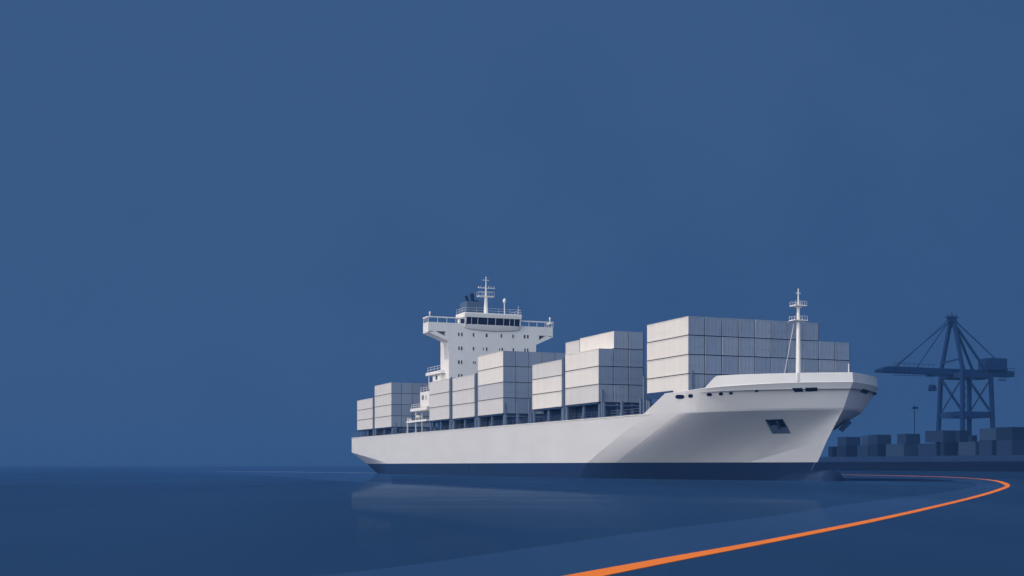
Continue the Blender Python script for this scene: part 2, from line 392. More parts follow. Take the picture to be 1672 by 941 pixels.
# decks
m = MB()
P = [(s, HB - b + 0.05) for s, b, h in c_d if b > 0] ; Q = [(s, HB + b - 0.05) for s, b, h in c_d if b > 0]
for (a, b_), (c, d) in zip(zip(P, P[1:]), zip(Q, Q[1:])):
    m.add([(a[0], a[1], DECK - .06), (b_[0], b_[1], DECK - .06), (d[0], d[1], DECK - .06), (c[0], c[1], DECK - .06)], [(0, 1, 2, 3)])
m.build('main_deck', NAVY, ship)
m = MB()
fd = [(s, b) for s, b, h in f2 if s > -6.7 and b > 0.3]
for (s0_, ba), (s1_, bb) in zip(fd, fd[1:]):
    m.add([(s0_, HB - ba + .1, 11.9), (s1_, HB - bb + .1, 11.9), (s1_, HB + bb - .1, 11.9), (s0_, HB + ba - .1, 11.9)], [(0, 1, 2, 3)])
m.build('forecastle_deck', STEEL, ship)
# bulbous bow
m = MB(); rings = []
for k in range(15):
    f = k / 14; s = -3 + 18.1 * f; rr = 2.2 * min(1, .25 + f * 2.4) * (max(0, 1 - max(0, (f - 0.86) / 0.14) ** 5)) ** 0.5
    rings.append([(s, HB + rr * 0.95 * math.cos(a), -0.72 + rr * math.sin(a)) for a in [2 * math.pi * i / 20 for i in range(20)]])
for r_ in rings: m.v += r_
for k in range(14):
    for i in range(20): m.f.append((k * 20 + i, k * 20 + (i + 1) % 20, (k + 1) * 20 + (i + 1) % 20, (k + 1) * 20 + i))
m.build('bulbous_bow', BOOT, ship, 30)

# hull openings as dark plates on the plating, their inner shade painted in
bpy.context.view_layer.update()
MW = Matrix.Translation((P0.x, P0.y, 0)) @ Matrix.Rotation(ROT, 4, 'Z')
MI = MW.inverted()
def tree_of(obs):
    vs = []; fs = []
    for o in obs:
        k = len(vs); vs += [MW @ v.co for v in o.data.vertices]; fs += [tuple(i + k for i in p.vertices) for p in o.data.polygons]
    return BVHTree.FromPolygons(vs, fs)
BV = tree_of([hull, lower, fore, bul])
def on_hull(px, py):
    d = Vector(((px - 836) / F, 1, (760 - py) / F)).normalized()
    hit = BV.ray_cast(Vector((0, 0, EYE)), d)
    if hit[0] is None: return None, None
    nrm = hit[1] if hit[1].dot(d) < 0 else -hit[1]
    return MI @ hit[0], (MI.to_3x3() @ nrm)
def plate(poly, name, material, parent=hull, off=0.03, thick=0.06, both=True):
    P = []; nn = Vector((0, 0, 0))
    for p in poly:
        a, b = on_hull(*p)
        if a is None: return None
        P.append(a); nn += b
    nn.normalize()
    for side in ((0, 1) if both else (0,)):
        m = MB(); k = len(P)
        A = [p + nn * off for p in P]; B = [p - nn * thick for p in P]
        if side: A = [Vector((p.x, BEAM - p.y, p.z)) for p in A]; B = [Vector((p.x, BEAM - p.y, p.z)) for p in B]
        m.add(A + B, [tuple(range(k)), tuple(range(k, 2 * k))[::-1]] + [(i, (i + 1) % k, k + (i + 1) % k, k + i) for i in range(k)])
        last = m.build(name, material, parent)
        if not side: first = last
    return first, nn, P
def octo(cx, cy, rx, ry):
    return [(cx + rx * a, cy + ry * b) for a, b in ((-1, -.3), (-.6, -1), (.6, -1), (1, -.4), (1, .5), (.6, 1), (-.6, 1), (-1, .4))]
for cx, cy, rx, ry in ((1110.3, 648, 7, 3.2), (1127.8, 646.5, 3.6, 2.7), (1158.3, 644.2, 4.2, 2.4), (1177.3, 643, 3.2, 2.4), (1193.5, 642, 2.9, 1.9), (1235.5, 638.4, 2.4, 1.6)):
    plate(octo(cx, cy, rx, ry), 'fairlead', DARKGL_SHADE, fore, 0.07, 0.12)
plate([(1293.5, 633.8), (1309.5, 633.5), (1311.8, 639.4), (1297.5, 640.1)], 'fairlead', DARKGL_SHADE, fore, 0.07, 0.12)
plate([(1315, 633.2), (1333.5, 632.6), (1334.8, 634), (1334.5, 638.4), (1315.4, 639.3)], 'fairlead', DARKGL_SHADE, fore, 0.07, 0.12)
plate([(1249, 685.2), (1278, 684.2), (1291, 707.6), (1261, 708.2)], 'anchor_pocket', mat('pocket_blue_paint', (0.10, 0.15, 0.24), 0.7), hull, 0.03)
plate([(1250.5, 685.6), (1277.6, 684.7), (1286.0, 700.2), (1262, 700.8)], 'anchor_recess_shade', DARKGL_SHADE, hull, 0.07)  # dark plate proud of the hull, painting the pocket's inner shade
plate([(1267, 687.5), (1270.5, 687.4), (1276, 699), (1271, 699.2)], 'anchor', mat('anchor_steel', (0.03, 0.05, 0.10), 0.7), hull, 0.18)
a_, n_ = on_hull(1370, 690)
if a_ is not None:
    dd = (MW @ a_).y
    def pt(px, py, o): return MI @ Vector(((px - 836) / F * (dd + o), dd + o, EYE + (760 - py) / F * (dd + o)))
    q_ = [(1368.5, 701), (1376, 706), (1391, 690.5), (1385, 683.5)]
    m = MB(); A = [pt(x, y, -.25) for x, y in q_]; B = [pt(x, y, .9) for x, y in q_]
    m.add(A + B, [(0, 1, 2, 3), (7, 6, 5, 4)] + [(i, (i + 1) % 4, 4 + (i + 1) % 4, 4 + i) for i in range(4)]); m.build('anchor_bolster', NAVY, hull)
# draught marks: pale curved line near the stem and a weld seam amidships
def hull_line(pts, name, material, wd=0.07, parent=lower):
    P = []
    for p in pts:
        a, b = on_hull(*p)
        if a is not None: P.append(a + b * 0.03)
    m = MB()
    for a, b in zip(P, P[1:]): m.beam(a, b, wd, 0.04)
    if P: m.build(name, material, parent)
hull_line([(1330.5, 755.5), (1328, 762), (1324, 769), (1318, 777), (1313.5, 784.5)], 'draught_mark', mat('faded_mark_paint', (0.25, 0.33, 0.45), 0.7))
hull_line([(771, 758.5), (771, 778)], 'weld_seam', mat('seam_paint', (0.06, 0.10, 0.2), 0.7))

# ------------------------------------------------------------------ containers
TIER = 2.655; PITCH = 2.71; BH = 2.53; BW = 2.55
def body_mesh(L, material, BH):
    """corrugated side walls, plain roof and floor; x from -L to 0 (doors at 0)"""
    m = MB(); n = max(8, int(L / 0.30)); prof = []
    x = -L + 0.12; w_ = (L - 0.24) / n
    for i in range(n):
        a = x + i * w_
        prof += [(a, 0.0), (a + w_ * 0.3, 0.0), (a + w_ * 0.5, 0.03), (a + w_ * 0.8, 0.03)]
    prof.append((-0.12, 0.0))
    for y, sg in ((0.03, 1), (BW - 0.03, -1)):
        vs = [(px_, y + sg * d, 0.14) for px_, d in prof] + [(px_, y + sg * d, BH - 0.10) for px_, d in prof]
        k = len(prof); m.add(vs, [(i, i + 1, k + i + 1, k + i) for i in range(k - 1)])
    for y0, y1 in ((0, 0.1), (BW - 0.1, BW)):
        m.box(-L, 0, y0, y1, 0, 0.14); m.box(-L, 0, y0, y1, BH - 0.10, BH)
        m.box(-L, -L + 0.13, y0, y1, 0.14, BH - 0.10); m.box(-0.13, 0, y0, y1, 0.14, BH - 0.10)
    m.box(-L + 0.02, -0.02, 0.1, BW - 0.1, BH - 0.09, BH - 0.03); m.box(-L + 0.02, -0.02, 0.1, BW - 0.1, 0.02, 0.1)
    m.box(-L, -L + 0.06, 0.1, BW - 0.1, 0.1, BH - 0.09)
    return m.mesh('container_body', material)
def door_mesh(material, BH):
    m = MB()
    m.box(-0.07, 0.02, 0.015, BW - 0.015, 0.0, 0.15); m.box(-0.07, 0.02, 0.015, BW - 0.015, BH - 0.13, BH - 0.005)
    m.box(-0.12, 0.022, 0.012, 0.14, 0.15, BH - 0.13); m.box(-0.12, 0.022, BW - 0.14, BW - 0.012, 0.15, BH - 0.13)
    m.box(-0.07, -0.02, 0.14, BW / 2 - 0.004, 0.15, BH - 0.13); m.box(-0.07, -0.02, BW / 2 + 0.004, BW - 0.14, 0.15, BH - 0.13)
    return m.mesh('container_door', material)
def bar_mesh(BH):
    m = MB(); m.tube((0.02, 0, 0.12), (0.02, 0, BH - 0.1), 0.022, n=6); m.box(0.0, 0.06, -0.10, 0.10, 1.0, 1.1); return m.mesh('locking_bar', BAR)
def frame_gap_mesh(L, BH):
    m = MB(); m.box(-L + 0.06, -0.10, 0.06, BW - 0.06, -0.125, 0.0)  # dark slab painting the shade between tiers
    for x in (-L, -0.17):
        for y in (-0.005, BW - 0.165): m.box(x, x + 0.17, y, y + 0.17, -0.12, 0.0)
    m.box(-0.16, -0.09, BW + 0.002, PITCH - 0.002, 0.001, BH - 0.01)  # added filler strip, its dark colour standing for shade in the column gap
    return m.mesh('base_frame_gap_shade', FRAME_SHADE)
_cache = {}; _dc = {}
WORDS = ['', 'lowest', 'second', 'third', 'fourth']
ORD = ['nearest', 'second', 'third', 'fourth', 'fifth', 'sixth', 'seventh', 'eighth', 'ninth', 'tenth']
SHADE = ['cream white', 'light grey', 'cool grey']
def container(L, shade, s, t, h, label, group, tier=2.655):
    key = (round(L, 2), shade, tier); H_ = tier - 0.125
    if key not in _cache: _cache[key] = (body_mesh(L, C_BODY[shade], H_), frame_gap_mesh(L, H_))
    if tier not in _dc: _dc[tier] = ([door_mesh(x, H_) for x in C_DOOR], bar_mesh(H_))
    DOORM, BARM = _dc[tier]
    bme, fme = _cache[key]
    root = link('shipping_container', None)
    root.location = wpos(s, t, h); root.rotation_euler = (0, 0, ROT)
    tag(root, label, 'shipping container', group)
    link('body', bme, root); link('base_frame_gap_shade', fme, root)
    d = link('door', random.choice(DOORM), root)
    for y in (0.42, 1.02, 1.62, 2.22):
        b = link('locking_bar', BARM, d); b.location = (0, y, 0)
    return root
# name, aft px, front px (near side), base height, tiers, columns: {col: tiers}, shades by tier
bays = [
    ('stern bay', 583.1, 608.4, 11.55, {0: 3, 1: 3}, [1, 1, 1], 2.68),
    ('bay behind the deckhouse', 611.6, 639.0, 11.55, {0: 4, 1: 4, 2: 4, 3: 4}, [1, 1, 1, 1], 2.74),
    ('bay beside the deckhouse', 700.8, 733.5, 12.0, {0: 3, 1: 3}, [1, 1, 1], 2.88),
    ('narrow bay before the deckhouse', 738.6, 774.6, 11.9, {0: 3, 1: 3}, [1, 1, 1], 2.88),
    ('tall bay right of the deckhouse', 780.0, 821.5, 11.95, {0: 4, 1: 4, 2: 4, 3: 4, 4: 4}, [1, 2, 0, 0], 2.98),
    ('low bay amidships', 868.8, 917.0, 12.05, {0: 3, 1: 3}, [0, 0, 1], 2.68),
    ('stepped bay behind the bow stack', 922.6, 977.4, 12.15, {0: 3, 1: 4, 2: 4}, [1, 0, 0, 0], 2.86),
    ('bow stack', 1056.0, 1123.8, 12.10, {**{c: 4 for c in range(8)}, 8: 3, 9: 3}, [0, 0, 0, 0], 2.65),
]
BAYS = {}; TIERS = {}
for name, xa, xf, hb, cols, sh, tier in bays:
    t0 = 0.04; sa, sf = s_at(xa, t0), s_at(xf, t0); L = sf - sa; BAYS[name] = (sa, sf, hb, cols); TIERS[name] = tier
    for c, nt_ in cols.items():
        for k in range(nt_):
            shade = sh[k] if c == 0 else random.choice([0, 0, 1])
            if c > 0 and k == 3 and 'stepped' in name: shade = 0
            lev = 'top' if k == nt_ - 1 else (WORDS[k + 1] + ' from the bottom' if k else 'bottom')
            row = 'outermost row nearest the viewer' if c == 0 else ORD[c] + ' row in from the near side'
            lab = f'{SHADE[shade]} container with slate door end, {lev} tier, {row}, {name}'
            lab = lab.replace(' with slate door end', '') if len(lab.split()) > 16 else lab
            if len(lab.split()) > 16: lab = lab.replace(' nearest the viewer', '').replace('in from the near side', 'inboard').replace(' from the bottom', '')
            if len(lab.split()) > 16: lab = ' '.join(lab.split()[:16])
            jit = random.uniform(-0.03, 0.03)
            container(L - 0.1, shade, sf + jit, t0 + c * PITCH, hb + k * tier, lab, 'containers stacked on the ship', tier)
# half-length grey container on the low bay, against the stepped one
sa, sf, hb, _c = BAYS['low bay amidships']
e1 = BAYS['stepped bay behind the bow stack'][0] - 0.12; e0 = s_at(923.5, 0.04 + PITCH)
container(e1 - e0, 1, e1, 0.04 + PITCH, hb + 3 * 2.68, 'short grey container alone on top of the low bay, against the taller stepped stack', 'containers stacked on the ship', 3.3)

# ------------------------------------------------------------------ deck structures under and between the stacks
def hatch(sa, sf, h):
    m = MB(); m.box(sa + 0.3, sf - 0.3, 2.1, BEAM - 2.1, DECK - 0.05, h - 0.30); m.box(sa + 0.1, sf - 0.1, 0.10, BEAM - 0.1, h - 0.30, h - 0.13); return m.build('hatch_cover', NAVY, ship)
for name, (sa, sf, hb, cols) in BAYS.items():
    hatch(sa, sf, hb)
sa, sf, hb, cols = BAYS['bow stack']
m = MB(); m.box(sa - .1, -4.2, 0.006, 0.034, 11.65, 12.6); m.build('side_coaming', NAVY, ship)
def post(s, t, h0, h1, w_=0.35, name='lashing_post', material=STEEL, d=0.3):
    m = MB(); m.box(s - w_ / 2, s + w_ / 2, t, t + d, h0, h1); m.box(s - w_ / 2 - 0.08, s + w_ / 2 + 0.08, t - 0.02, t + d + .02, h0, h0 + 0.12)
    return m.build(name, material, ship)
bl = [b[0] for b in bays]
tall = {'bay beside the deckhouse': 3, 'narrow bay before the deckhouse': 3, 'low bay amidships': 3, 'stern bay': 3}
for i, nm in enumerate(bl):
    sa, sf, hb, cols = BAYS[nm]
    L = sf - sa
    if nm != 'bow stack': post((sa + sf) / 2, 0.35, DECK - .05, hb - 0.32, 0.42, 'stanchion')
    for x in ((sa + 0.3, sf - 0.2) if nm != 'bow stack' else (sa + 0.3,)):
        post(x, 0.2, DECK - .05, hb - 0.32, 0.5)
    # lashing bridge across the ship just ahead of the bay
    nxt = BAYS[bl[i + 1]][0] if i + 1 < len(bl) else None
    gap = (nxt - sf) if nxt is not None else 0
    if nm in ('bow stack',): continue
    xs = sf + min(gap / 2, 1.1)
    top = hb + (tall.get(nm, 0) * TIERS[nm] + 0.1 if nm in tall else -0.35)
    m = MB()
    ww = min(gap * 0.36, 0.55)
    for t_ in [0.15 + k * (BEAM - 0.6) / 10 for k in range(11)]:
        m.box(xs - ww, xs - ww * 0.3, t_, t_ + 0.3, DECK - .05, top)
        if nm in tall: m.box(xs - ww * 0.3 + .01, xs + ww, t_ + .35, t_ + 0.5, DECK - .05, top - 0.2)
    for hh in (hb - 0.7,) + ((hb + 1.6,) if nm in tall else ()):
        m.box(xs - ww, xs + ww, 0.2, BEAM - 0.2, hh, hh + 0.18)
    if nm in tall:
        m.box(xs - ww * 0.9, xs + ww * 0.9, 0.42, 2.2, DECK, top - 0.1)
    m.build('lashing_bridge', STEEL, ship)
# extra supports ahead of bays D/F where the gap to the next stack is wide
for px_ in (844, 866.5, 1014.0, 1045, 1056):
    s_ = s_at(px_, 0.35); post(s_, 0.35, DECK - .05, 12.0 if px_ > 1000 else 11.6, 0.42, 'stanchion')
for px_, hh in ((981.8, 14.1), (1050.5, 15.2), (985.0, 12.0), (823.5, 13.8), (863.5, 14.0), (645, 12.4), (600, 11.2)):
    s_ = s_at(px_, 0.3); post(s_, 0.3, DECK - .05, hh, 0.38)
post(s_at(1127.5, 0.4), 0.4, 11.9, 15.1, 0.62)
# hand rails along the walkway
def handrail(s0_, s1_, t, h, hgt=1.1, name='deck_rail', step=1.6, material=STEEL, r=0.035, axis='s', parent=ship, bars=3):
    m = MB(); n = max(1, int(abs(s1_ - s0_) / step))
    P = lambda a, z: (a, t, z) if axis == 's' else (t, a, z)
    for i in range(n + 1):
        a = s0_ + (s1_ - s0_) * i / n; m.beam(P(a, h), P(a, h + hgt), r * 1.6)
    for j in range(bars):
        z = h + hgt * (j + 1) / bars; m.beam(P(s0_, z), P(s1_, z), r * 2, r * 2)
    return m.build(name, material, parent)
handrail(-179, -14, 1.5, DECK - .06, 1.15, step=2.4, r=0.03)
handrail(-179.4, -170, 0.12, DECK, 1.1, step=1.5, r=0.03)
for nm, w_ in (('a', 0),):
    for s_ in range(-178, -16, 7):     # winches, vents and lockers along the walkway
        m = MB(); hh = random.uniform(0.5, 1.1); m.box(s_, s_ + random.uniform(0.6, 1.8), 1.72, 2.08, DECK - .04, DECK + hh); m.tube((s_ + .2, 1.9, DECK + hh), (s_ + .2, 1.9, DECK + hh + .25), 0.12, 0.16, 8)
        m.build('deck_vent', STEEL, ship)

# ------------------------------------------------------------------ deckhouse
SF = -115.0                                     # front plane of the tower
T0, T1 = t_at(733, SF), 26.9
WT0, WT1 = t_at(700, SF + 0.3), t_at(903.5, SF + 0.3)
SA = SF - 5.8
HT = 34.2
m = MB(); m.box(SA + .05, SF - .05, T0 + .05, T1 - .05, DECK - .05, 12.4); m.build('house_base', NAVY, ship)
HTOP = h_at(557.5, SF, T0) + 0.9
m = MB(); m.box(SA, SF, T0, T1, 12.4, HTOP)
house = m.build('deckhouse', WHITE, ship)
# lower accommodation block behind the tower
m = MB(); m.box(SA - 14, SA - 0.02, 11, T1 - 2, 12.4, 23.0); m.build('accommodation_block', WHITE, ship)
def zh(py, t, s=SF): return h_at(py, s, t)
rows = [(546.3, [(749, 0), (754, 0), (773, 0), (794.4, 1), (818.5, 0), (837.5, 0), (856.5, 1), (861.7, 1)], 5.6),
        (569.0, [(749.3, 0), (753.8, 0), (773, 0), (789, 2), (794.5, 0), (815.5, 2), (820, 0), (838, 0), (857, 0), (861.5, 0)], 5.4),
        (591.6, [(749.2, 1), (753.6, 0), (773, 2), (775.8, 2)], 5.2),
        (614.0, [(749.2, 0), (753.6, 0), (773, 2)], 5.0)]
for py, xs_, hp in rows:
    z0 = h_at(py, SF, t_at(749, SF))
    for px_, kind in xs_:
        t_ = t_at(px_, SF); hw = 0.17 if kind == 0 else (0.22 if kind == 1 else 0.11)
        hh = 0.40 if kind != 2 else 0.3
        zz = z0 + 0.008 * (t_ - 7)
        fr = MB(); fr.box(SF - 0.05, SF + 0.03, t_ - hw - 0.09, t_ + hw + 0.09, zz - hh - 0.08, zz + hh + 0.08); win = fr.build('window', WHITE, house)
        gl = MB(); gl.box(SF - 0.04, SF + 0.05, t_ - hw, t_ + hw, zz - hh, zz + hh); gl.build('pane', WINBL, win)
# bridge wing: deep parapet beam with braces and triangular openings
HW_T = h_at(525.3, SF + .3, WT0); HW_B = h_at(542, SF + .3, WT0); BRH = h_at(557.5, SF, T0)
WD = 3.75
def wing(side):
    a, b = (WT0, T0) if side == 0 else (WT1, T1)
    sg = 1 if side == 0 else -1
    tri = [(a + sg * 1.75, HW_B + 0.28 - 0.0), (b - sg * 0.75, HW_B + 0.28), (b - sg * 0.75, BRH + 1.05)]
    m = MB()
    y0, y1 = SF - WD, SF - 0.003
    zt = HW_B + 0.28
    # top beam
    m.prism([(a, HW_B), (a, HW_T), (b + sg * .0, HW_T), (b, zt), (a + sg * 1.75, zt), (a + sg * 0.3, zt - .01)], y0, y1, 'x')
    # diagonal brace and root
    m.prism([(a, HW_B + .001), (a + sg * 1.75, zt - .001), (b - sg * 0.75, BRH + 1.05), (b, BRH + 0.6), (b, BRH)], y0, y1, 'x')
    m.prism([(b - sg * 0.75, zt - .001), (b, zt - .001), (b, BRH + .62), (b - sg * 0.75, BRH + 1.06)], y0 + .002, y1 - .002, 'x')
    return m.build('bridge_wing', WHITE, ship)
w0 = wing(0); w1 = wing(1)
m = MB(); m.box(SA, SF, T0, T1, HTOP, HW_T); m.build('bridge_front', WHITE, ship)
# wing rail with top cap
for (a, b, wg) in ((WT0, t_at(759, SF), w0), (t_at(850, SF), WT1, w1)):
    m = MB(); m.beam((SF + 0.1, a, HW_T + 1.15), (SF + 0.1, b, HW_T + 1.15), 0.3, 0.26)
    e = a if wg is w0 else b
    m.beam((SF + 0.2, e, HW_T + 1.15), (SF + 0.3 - WD, e, HW_T + 1.15), 0.3, 0.26)
    nn = 4
    for i in range(nn + 1):
        t_ = a + (b - a) * (i / nn); m.beam((SF + 0.1, t_, HW_T), (SF + 0.1, t_, HW_T + 1.1), 0.1)
    for q in (1.2, 2.6, WD - 0.1): m.beam((SF + 0.3 - q, e, HW_T), (SF + 0.3 - q, e, HW_T + 1.1), 0.1)
    m.build('wing_rail', WHITE, wg)
    lp = MB(); tt = a + 0.35 if wg is w0 else b - 0.8; lp.tube((SF + .1, tt, HW_T + 1.2), (SF + .1, tt, HW_T + 1.75), 0.13, n=8); lp.ball((SF + .1, tt, HW_T + 2.0), 0.24, 0.34); lp.build('signal_lamp', WHITE, wg)
# wheelhouse
A0, A1 = t_at(759.5, SF + 1), t_at(850.5, SF + 1)
SR = SF + 1.1
RT, RB = 36.75, 35.7; WB = 34.1
m = MB()
m.box(SF - 4.2, SF + 0.3, A0 + .5, A1 - .5, HW_T - 0.02, RB + .01)
wh = m.build('wheelhouse', WHITE, ship)
m = MB(); m.prism([(SF - 4.9, RB + .15), (SF - 4.9, RT), (SR, RT), (SR + .12, RT - .2), (SR, RB)], A0 - .15, A1 + .15, 'y'); m.build('roof', WHITE, wh)
# slanted glazed front: dark panes between white mullions, leaning outward at the top
mull = [759.8, 770, 780.3, 796.4, 809.3, 822.5, 832.3, 840.0, 849.5]
mt = [t_at(x, SF + .8) for x in mull]
def slab(sb0, sb1, ta, tb, z0, z1, d=0.1):
    m = MB(); m.add([(sb0, ta, z0), (sb0, tb, z0), (sb1, tb, z1), (sb1, ta, z1), (sb0 - d, ta, z0), (sb0 - d, tb, z0), (sb1 - d, tb, z1), (sb1 - d, ta, z1)],
                    [(0, 1, 2, 3), (4, 7, 6, 5), (0, 4, 5, 1), (1, 5, 6, 2), (2, 6, 7, 3), (3, 7, 4, 0)]); return m
for a, b in zip(mt, mt[1:]):
    slab(SF + 0.62, SF + 0.86, a + 0.03, b - 0.03, WB, RB + .02, 0.2).build('window_pane', DARKGL_SHADE, wh)
for i, a in enumerate(mt):
    slab(SF + 0.68, SF + 0.93, a - (.13 if i in (0, 8) else .04), a + (.13 if i in (0, 8) else .04), WB - (.6 if i == 0 else .05), RB + .02, 0.16).build('mullion', WHITE, wh)
# side glazing
m = MB(); m.box(SF - 2.9, SF + 0.5, A0 + 0.28, A0 + 0.46, HW_T + .1, RB); m.build('side_window', DARKGL_SHADE, wh)
m = MB(); m.box(SF - 2.9, SF + 0.5, A1 - 0.46, A1 - 0.28, HW_T + .1, RB); m.build('side_window', DARKGL_SHADE, wh)
m = MB(); m.prism([(SF - 4.6, RB), (SF - 2.9, RB), (SF - 4.6, HW_T)], A0 + .2, A0 + .5, 'y'); m.build('side_gusset', WHITE, wh)
m = MB(); m.beam((SF + .55, A0 + .3, HW_T), (SF + .85, A0 + .3, RB), 0.22); m.build('corner_post', WHITE, wh)
# curved apron below the front windows
m = MB(); n = 16; vs = []
for i in range(n + 1):
    f = i / n; t_ = A0 + (A1 - A0) * f; e = math.sin(math.pi * f) ** 0.5
    vs += [(SF + 0.55 + .3 * e, t_, WB + .01), (SF + .32 + .28 * e, t_, WB - .5 - .35 * e), (SF + .31, t_, WB - .62 - .65 * e), (SF + .25, t_, WB + .01)]
fs = []
for i in range(n):
    for j in range(3): fs.append((i * 4 + j, i * 4 + j + 1, i * 4 + 5 + j, i * 4 + 4 + j))
m.add(vs, fs + [(0, 3, 2, 1), (n * 4, n * 4 + 1, n * 4 + 2, n * 4 + 3)]); m.build('front_apron', WHITE, wh, 30)
handrail(A0, A1, SR - .1, RT, 1.1, 'roof_rail', 2.4, WHITE, 0.02, 't', wh, 2)
handrail(SF - 4.8, SR - .1, A0, RT, 1.1, 'roof_rail', 1.5, WHITE, 0.02, 's', wh, 2)
handrail(SF - 4.8, SR - .1, A1, RT, 1.1, 'roof_rail', 1.5, WHITE, 0.02, 's', wh, 2)
m = MB(); m.box(SF - 4.5, SF - 3.9, A0 + 3, A1 - 3, RT, RT + 0.6); m.build('roof_locker', WHITE, wh)
# radar mast
SM = SF - 1.6; TM = t_at(793.5, SM)
def hz(py): return h_at(py, SM, TM)
m = MB(); m.tube((SM, TM, RT - .1), (SM, TM, hz(485)), 0.52, 0.36, 14); m.tube((SM, TM, hz(485)), (SM, TM, hz(471)), 0.27, 0.17, 12); m.tube((SM, TM, hz(471)), (SM, TM, hz(452)), 0.13, 0.09, 10)
rm = m.build('radar_mast', WHITE, ship, 40)
def pxw(n): return n / F * (P0.y - U.y * 0 + 0) if False else n / 7.13
m = MB(); m.box(SM - .9, SM + .5, TM - pxw(13.8), TM + pxw(13.4), hz(485) - .0, hz(485) + .18); pf = m.build('platform', WHITE, rm)
handrail(TM - pxw(13.6), TM + pxw(13.2), SM + .45, hz(485) + .18, 0.95, 'platform_rail', 1.1, WHITE, 0.03, 't', pf, 1)
handrail(TM - pxw(13.6), TM + pxw(13.2), SM - .85, hz(485) + .18, 0.95, 'platform_rail', 1.1, WHITE, 0.03, 't', pf, 1)
m = MB(); m.beam((SM, TM - pxw(14), hz(470.7)), (SM, TM + pxw(16), hz(470.7)), 0.14, 0.13)
for q in (-13, -9, -3.5, 5, 9, 14): m.tube((SM, TM + pxw(q), hz(470.7)), (SM, TM + pxw(q), hz(470.7) + random.uniform(.25, .5)), 0.06, n=6)
m.build('radar_scanner', WHITE, rm)
m = MB(); m.beam((SM, TM - pxw(6.2), hz(457.8)), (SM, TM + pxw(5.2), hz(457.8)), 0.12, 0.11); m.build('yardarm', WHITE, rm)
TD = t_at(823.7, SM)
m = MB(); m.tube((SM, TD, RT - .05), (SM, TD, hz(493.5)), 0.14, 0.12, 10); m.ball((SM, TD, hz(490)), 0.38, 0.6); m.build('satellite_dome', WHITE, ship, 40)
m = MB(); m.tube((SM, t_at(846.3, SM), RT), (SM, t_at(846.3, SM), hz(497)), 0.035, n=6); m.build('whip_antenna', WHITE, ship)
# funnel
SFU = SF - 14; TF0 = t_at(762.5, SFU); TF1 = t_at(787.5, SFU)
def hf(py): return h_at(py, SFU, TF0)
m = MB(); m.box(SFU - 5.0, SFU, TF0, TF1, 20, hf(491.5)); fn = m.build('funnel', FUNN, ship)
m = MB(); t_ = t_at(762.5, SFU); m.prism([(TF0 + .6, hf(491.5)), (t_at(775.5, SFU), hf(491.5)), (t_at(779.5, SFU), hf(488.5)), (t_at(786, SFU), hf(491.6))], SFU - 3, SFU - .5, 'x'); m.build('funnel_cowl', STACK, fn)
for px_, py, r_, lean in ((762.8, 482.2, .36, -.25), (770.6, 478.0, .44, 0.0)):
    t_ = t_at(px_, SFU - 1); m = MB(); m.tube((SFU - 1.2, t_ + .3 - lean * 0, hf(492)), (SFU - 1.2, t_ + lean, hf(py)), r_, r_, 14); m.build('exhaust_pipe', STACK, fn, 40)
# aft balcony decks on the near side
def blk(name, x0, x1, t0, t1, yb, yt, sref_t=None, material=WHITE):
    sr = sref_t if sref_t is not None else t0
    sa_, sb_ = s_at(x0, sr), s_at(x1, sr)
    hb_, ht_ = h_at(yb, (sa_ + sb_) / 2, sr), h_at(yt, (sa_ + sb_) / 2, sr)
    m = MB(); m.box(sa_, min(sb_, SF - .2), t0, t1, hb_, ht_)
    o = m.build(name, material, ship); return o, sa_, min(sb_, SF - .2), hb_, ht_
tb = 4.3
o, a, b, z0, z1 = blk('upper_balcony', 695, 719.5, tb, 13, 611.8, 607)
handrail(a + 1.2, b, tb + .1, z1, 1.1, 'balcony_rail', 2.0, WHITE, 0.03, 's', o, 2)
for px_ in (699, ):
    s_ = s_at(px_, tb); m = MB(); m.beam((s_, tb + .2, z0 - 3.0), (s_, tb + .2, z0), 0.16); m.build('balcony_post', WHITE, ship)
o2, a2, b2, y0, y1 = blk('upper_cabin', 706.5, 719.5, tb + .5, 12.5, 640, 611.8)
m = MB(); m.box(b2 - 3.4, b2 - 2.3, tb + .44, tb + .55, h_at(620, b2 - 3, tb), h_at(613.4, b2 - 3, tb)); m.build('cabin_door', WINBL, o2)
o, a, b, z0, z1 = blk('cabin', 686, 705, 0.9, 7, 664, 639.5)
cab = o
for px_, w_ in ((689.2, .5), (691.2, .4), (695.5, .3)):
    s_ = s_at(px_, .9); m = MB(); zc = h_at(649.5, s_, .9); m.box(s_, s_ + w_, 0.84, 0.95, zc - .5, zc + .5); m.build('window', WINBL, cab)
handrail(a + .1, b, 1.0, z1, 1.0, 'cabin_rail', 1.8, WHITE, 0.035, 's', cab, 2)
o, a, b, z0, z1 = blk('lifeboat_deck', 670, 703, 0.3, 8, 670.5, 665.8)
handrail(a + .3, s_at(686, .3), .45, z1, 0.9, 'balcony_rail', 1.6, WHITE, 0.04, 's', o, 2)
o, a, b, z0, z1 = blk('boarding_platform', 663.6, 698.5, 0.15, 3.5, 689.3, 686.2)
bp_ = o
for px_, yt in ((664.4, 689), (678, 673.5), (688, 674.5)):
    s_ = s_at(px_, .15); m = MB(); m.beam((s_, .3, DECK), (s_, .3, h_at(yt, s_, .3)), 0.22 if px_ < 670 else .17); m.build('platform_post', WHITE, bp_)
m = MB(); s_ = s_at(682, 1); z_ = h_at(680.5, s_, 1); m.ball((s_, 1.2, z_), .75, .33); m.tube((s_ - .5, 1.2, z1), (s_ - .5, 1.2, z_), .06, n=6); m.tube((s_ + .5, 1.2, z1), (s_ + .5, 1.2, z_), .06, n=6); m.build('rescue_boat', WHITE, bp_, 40)
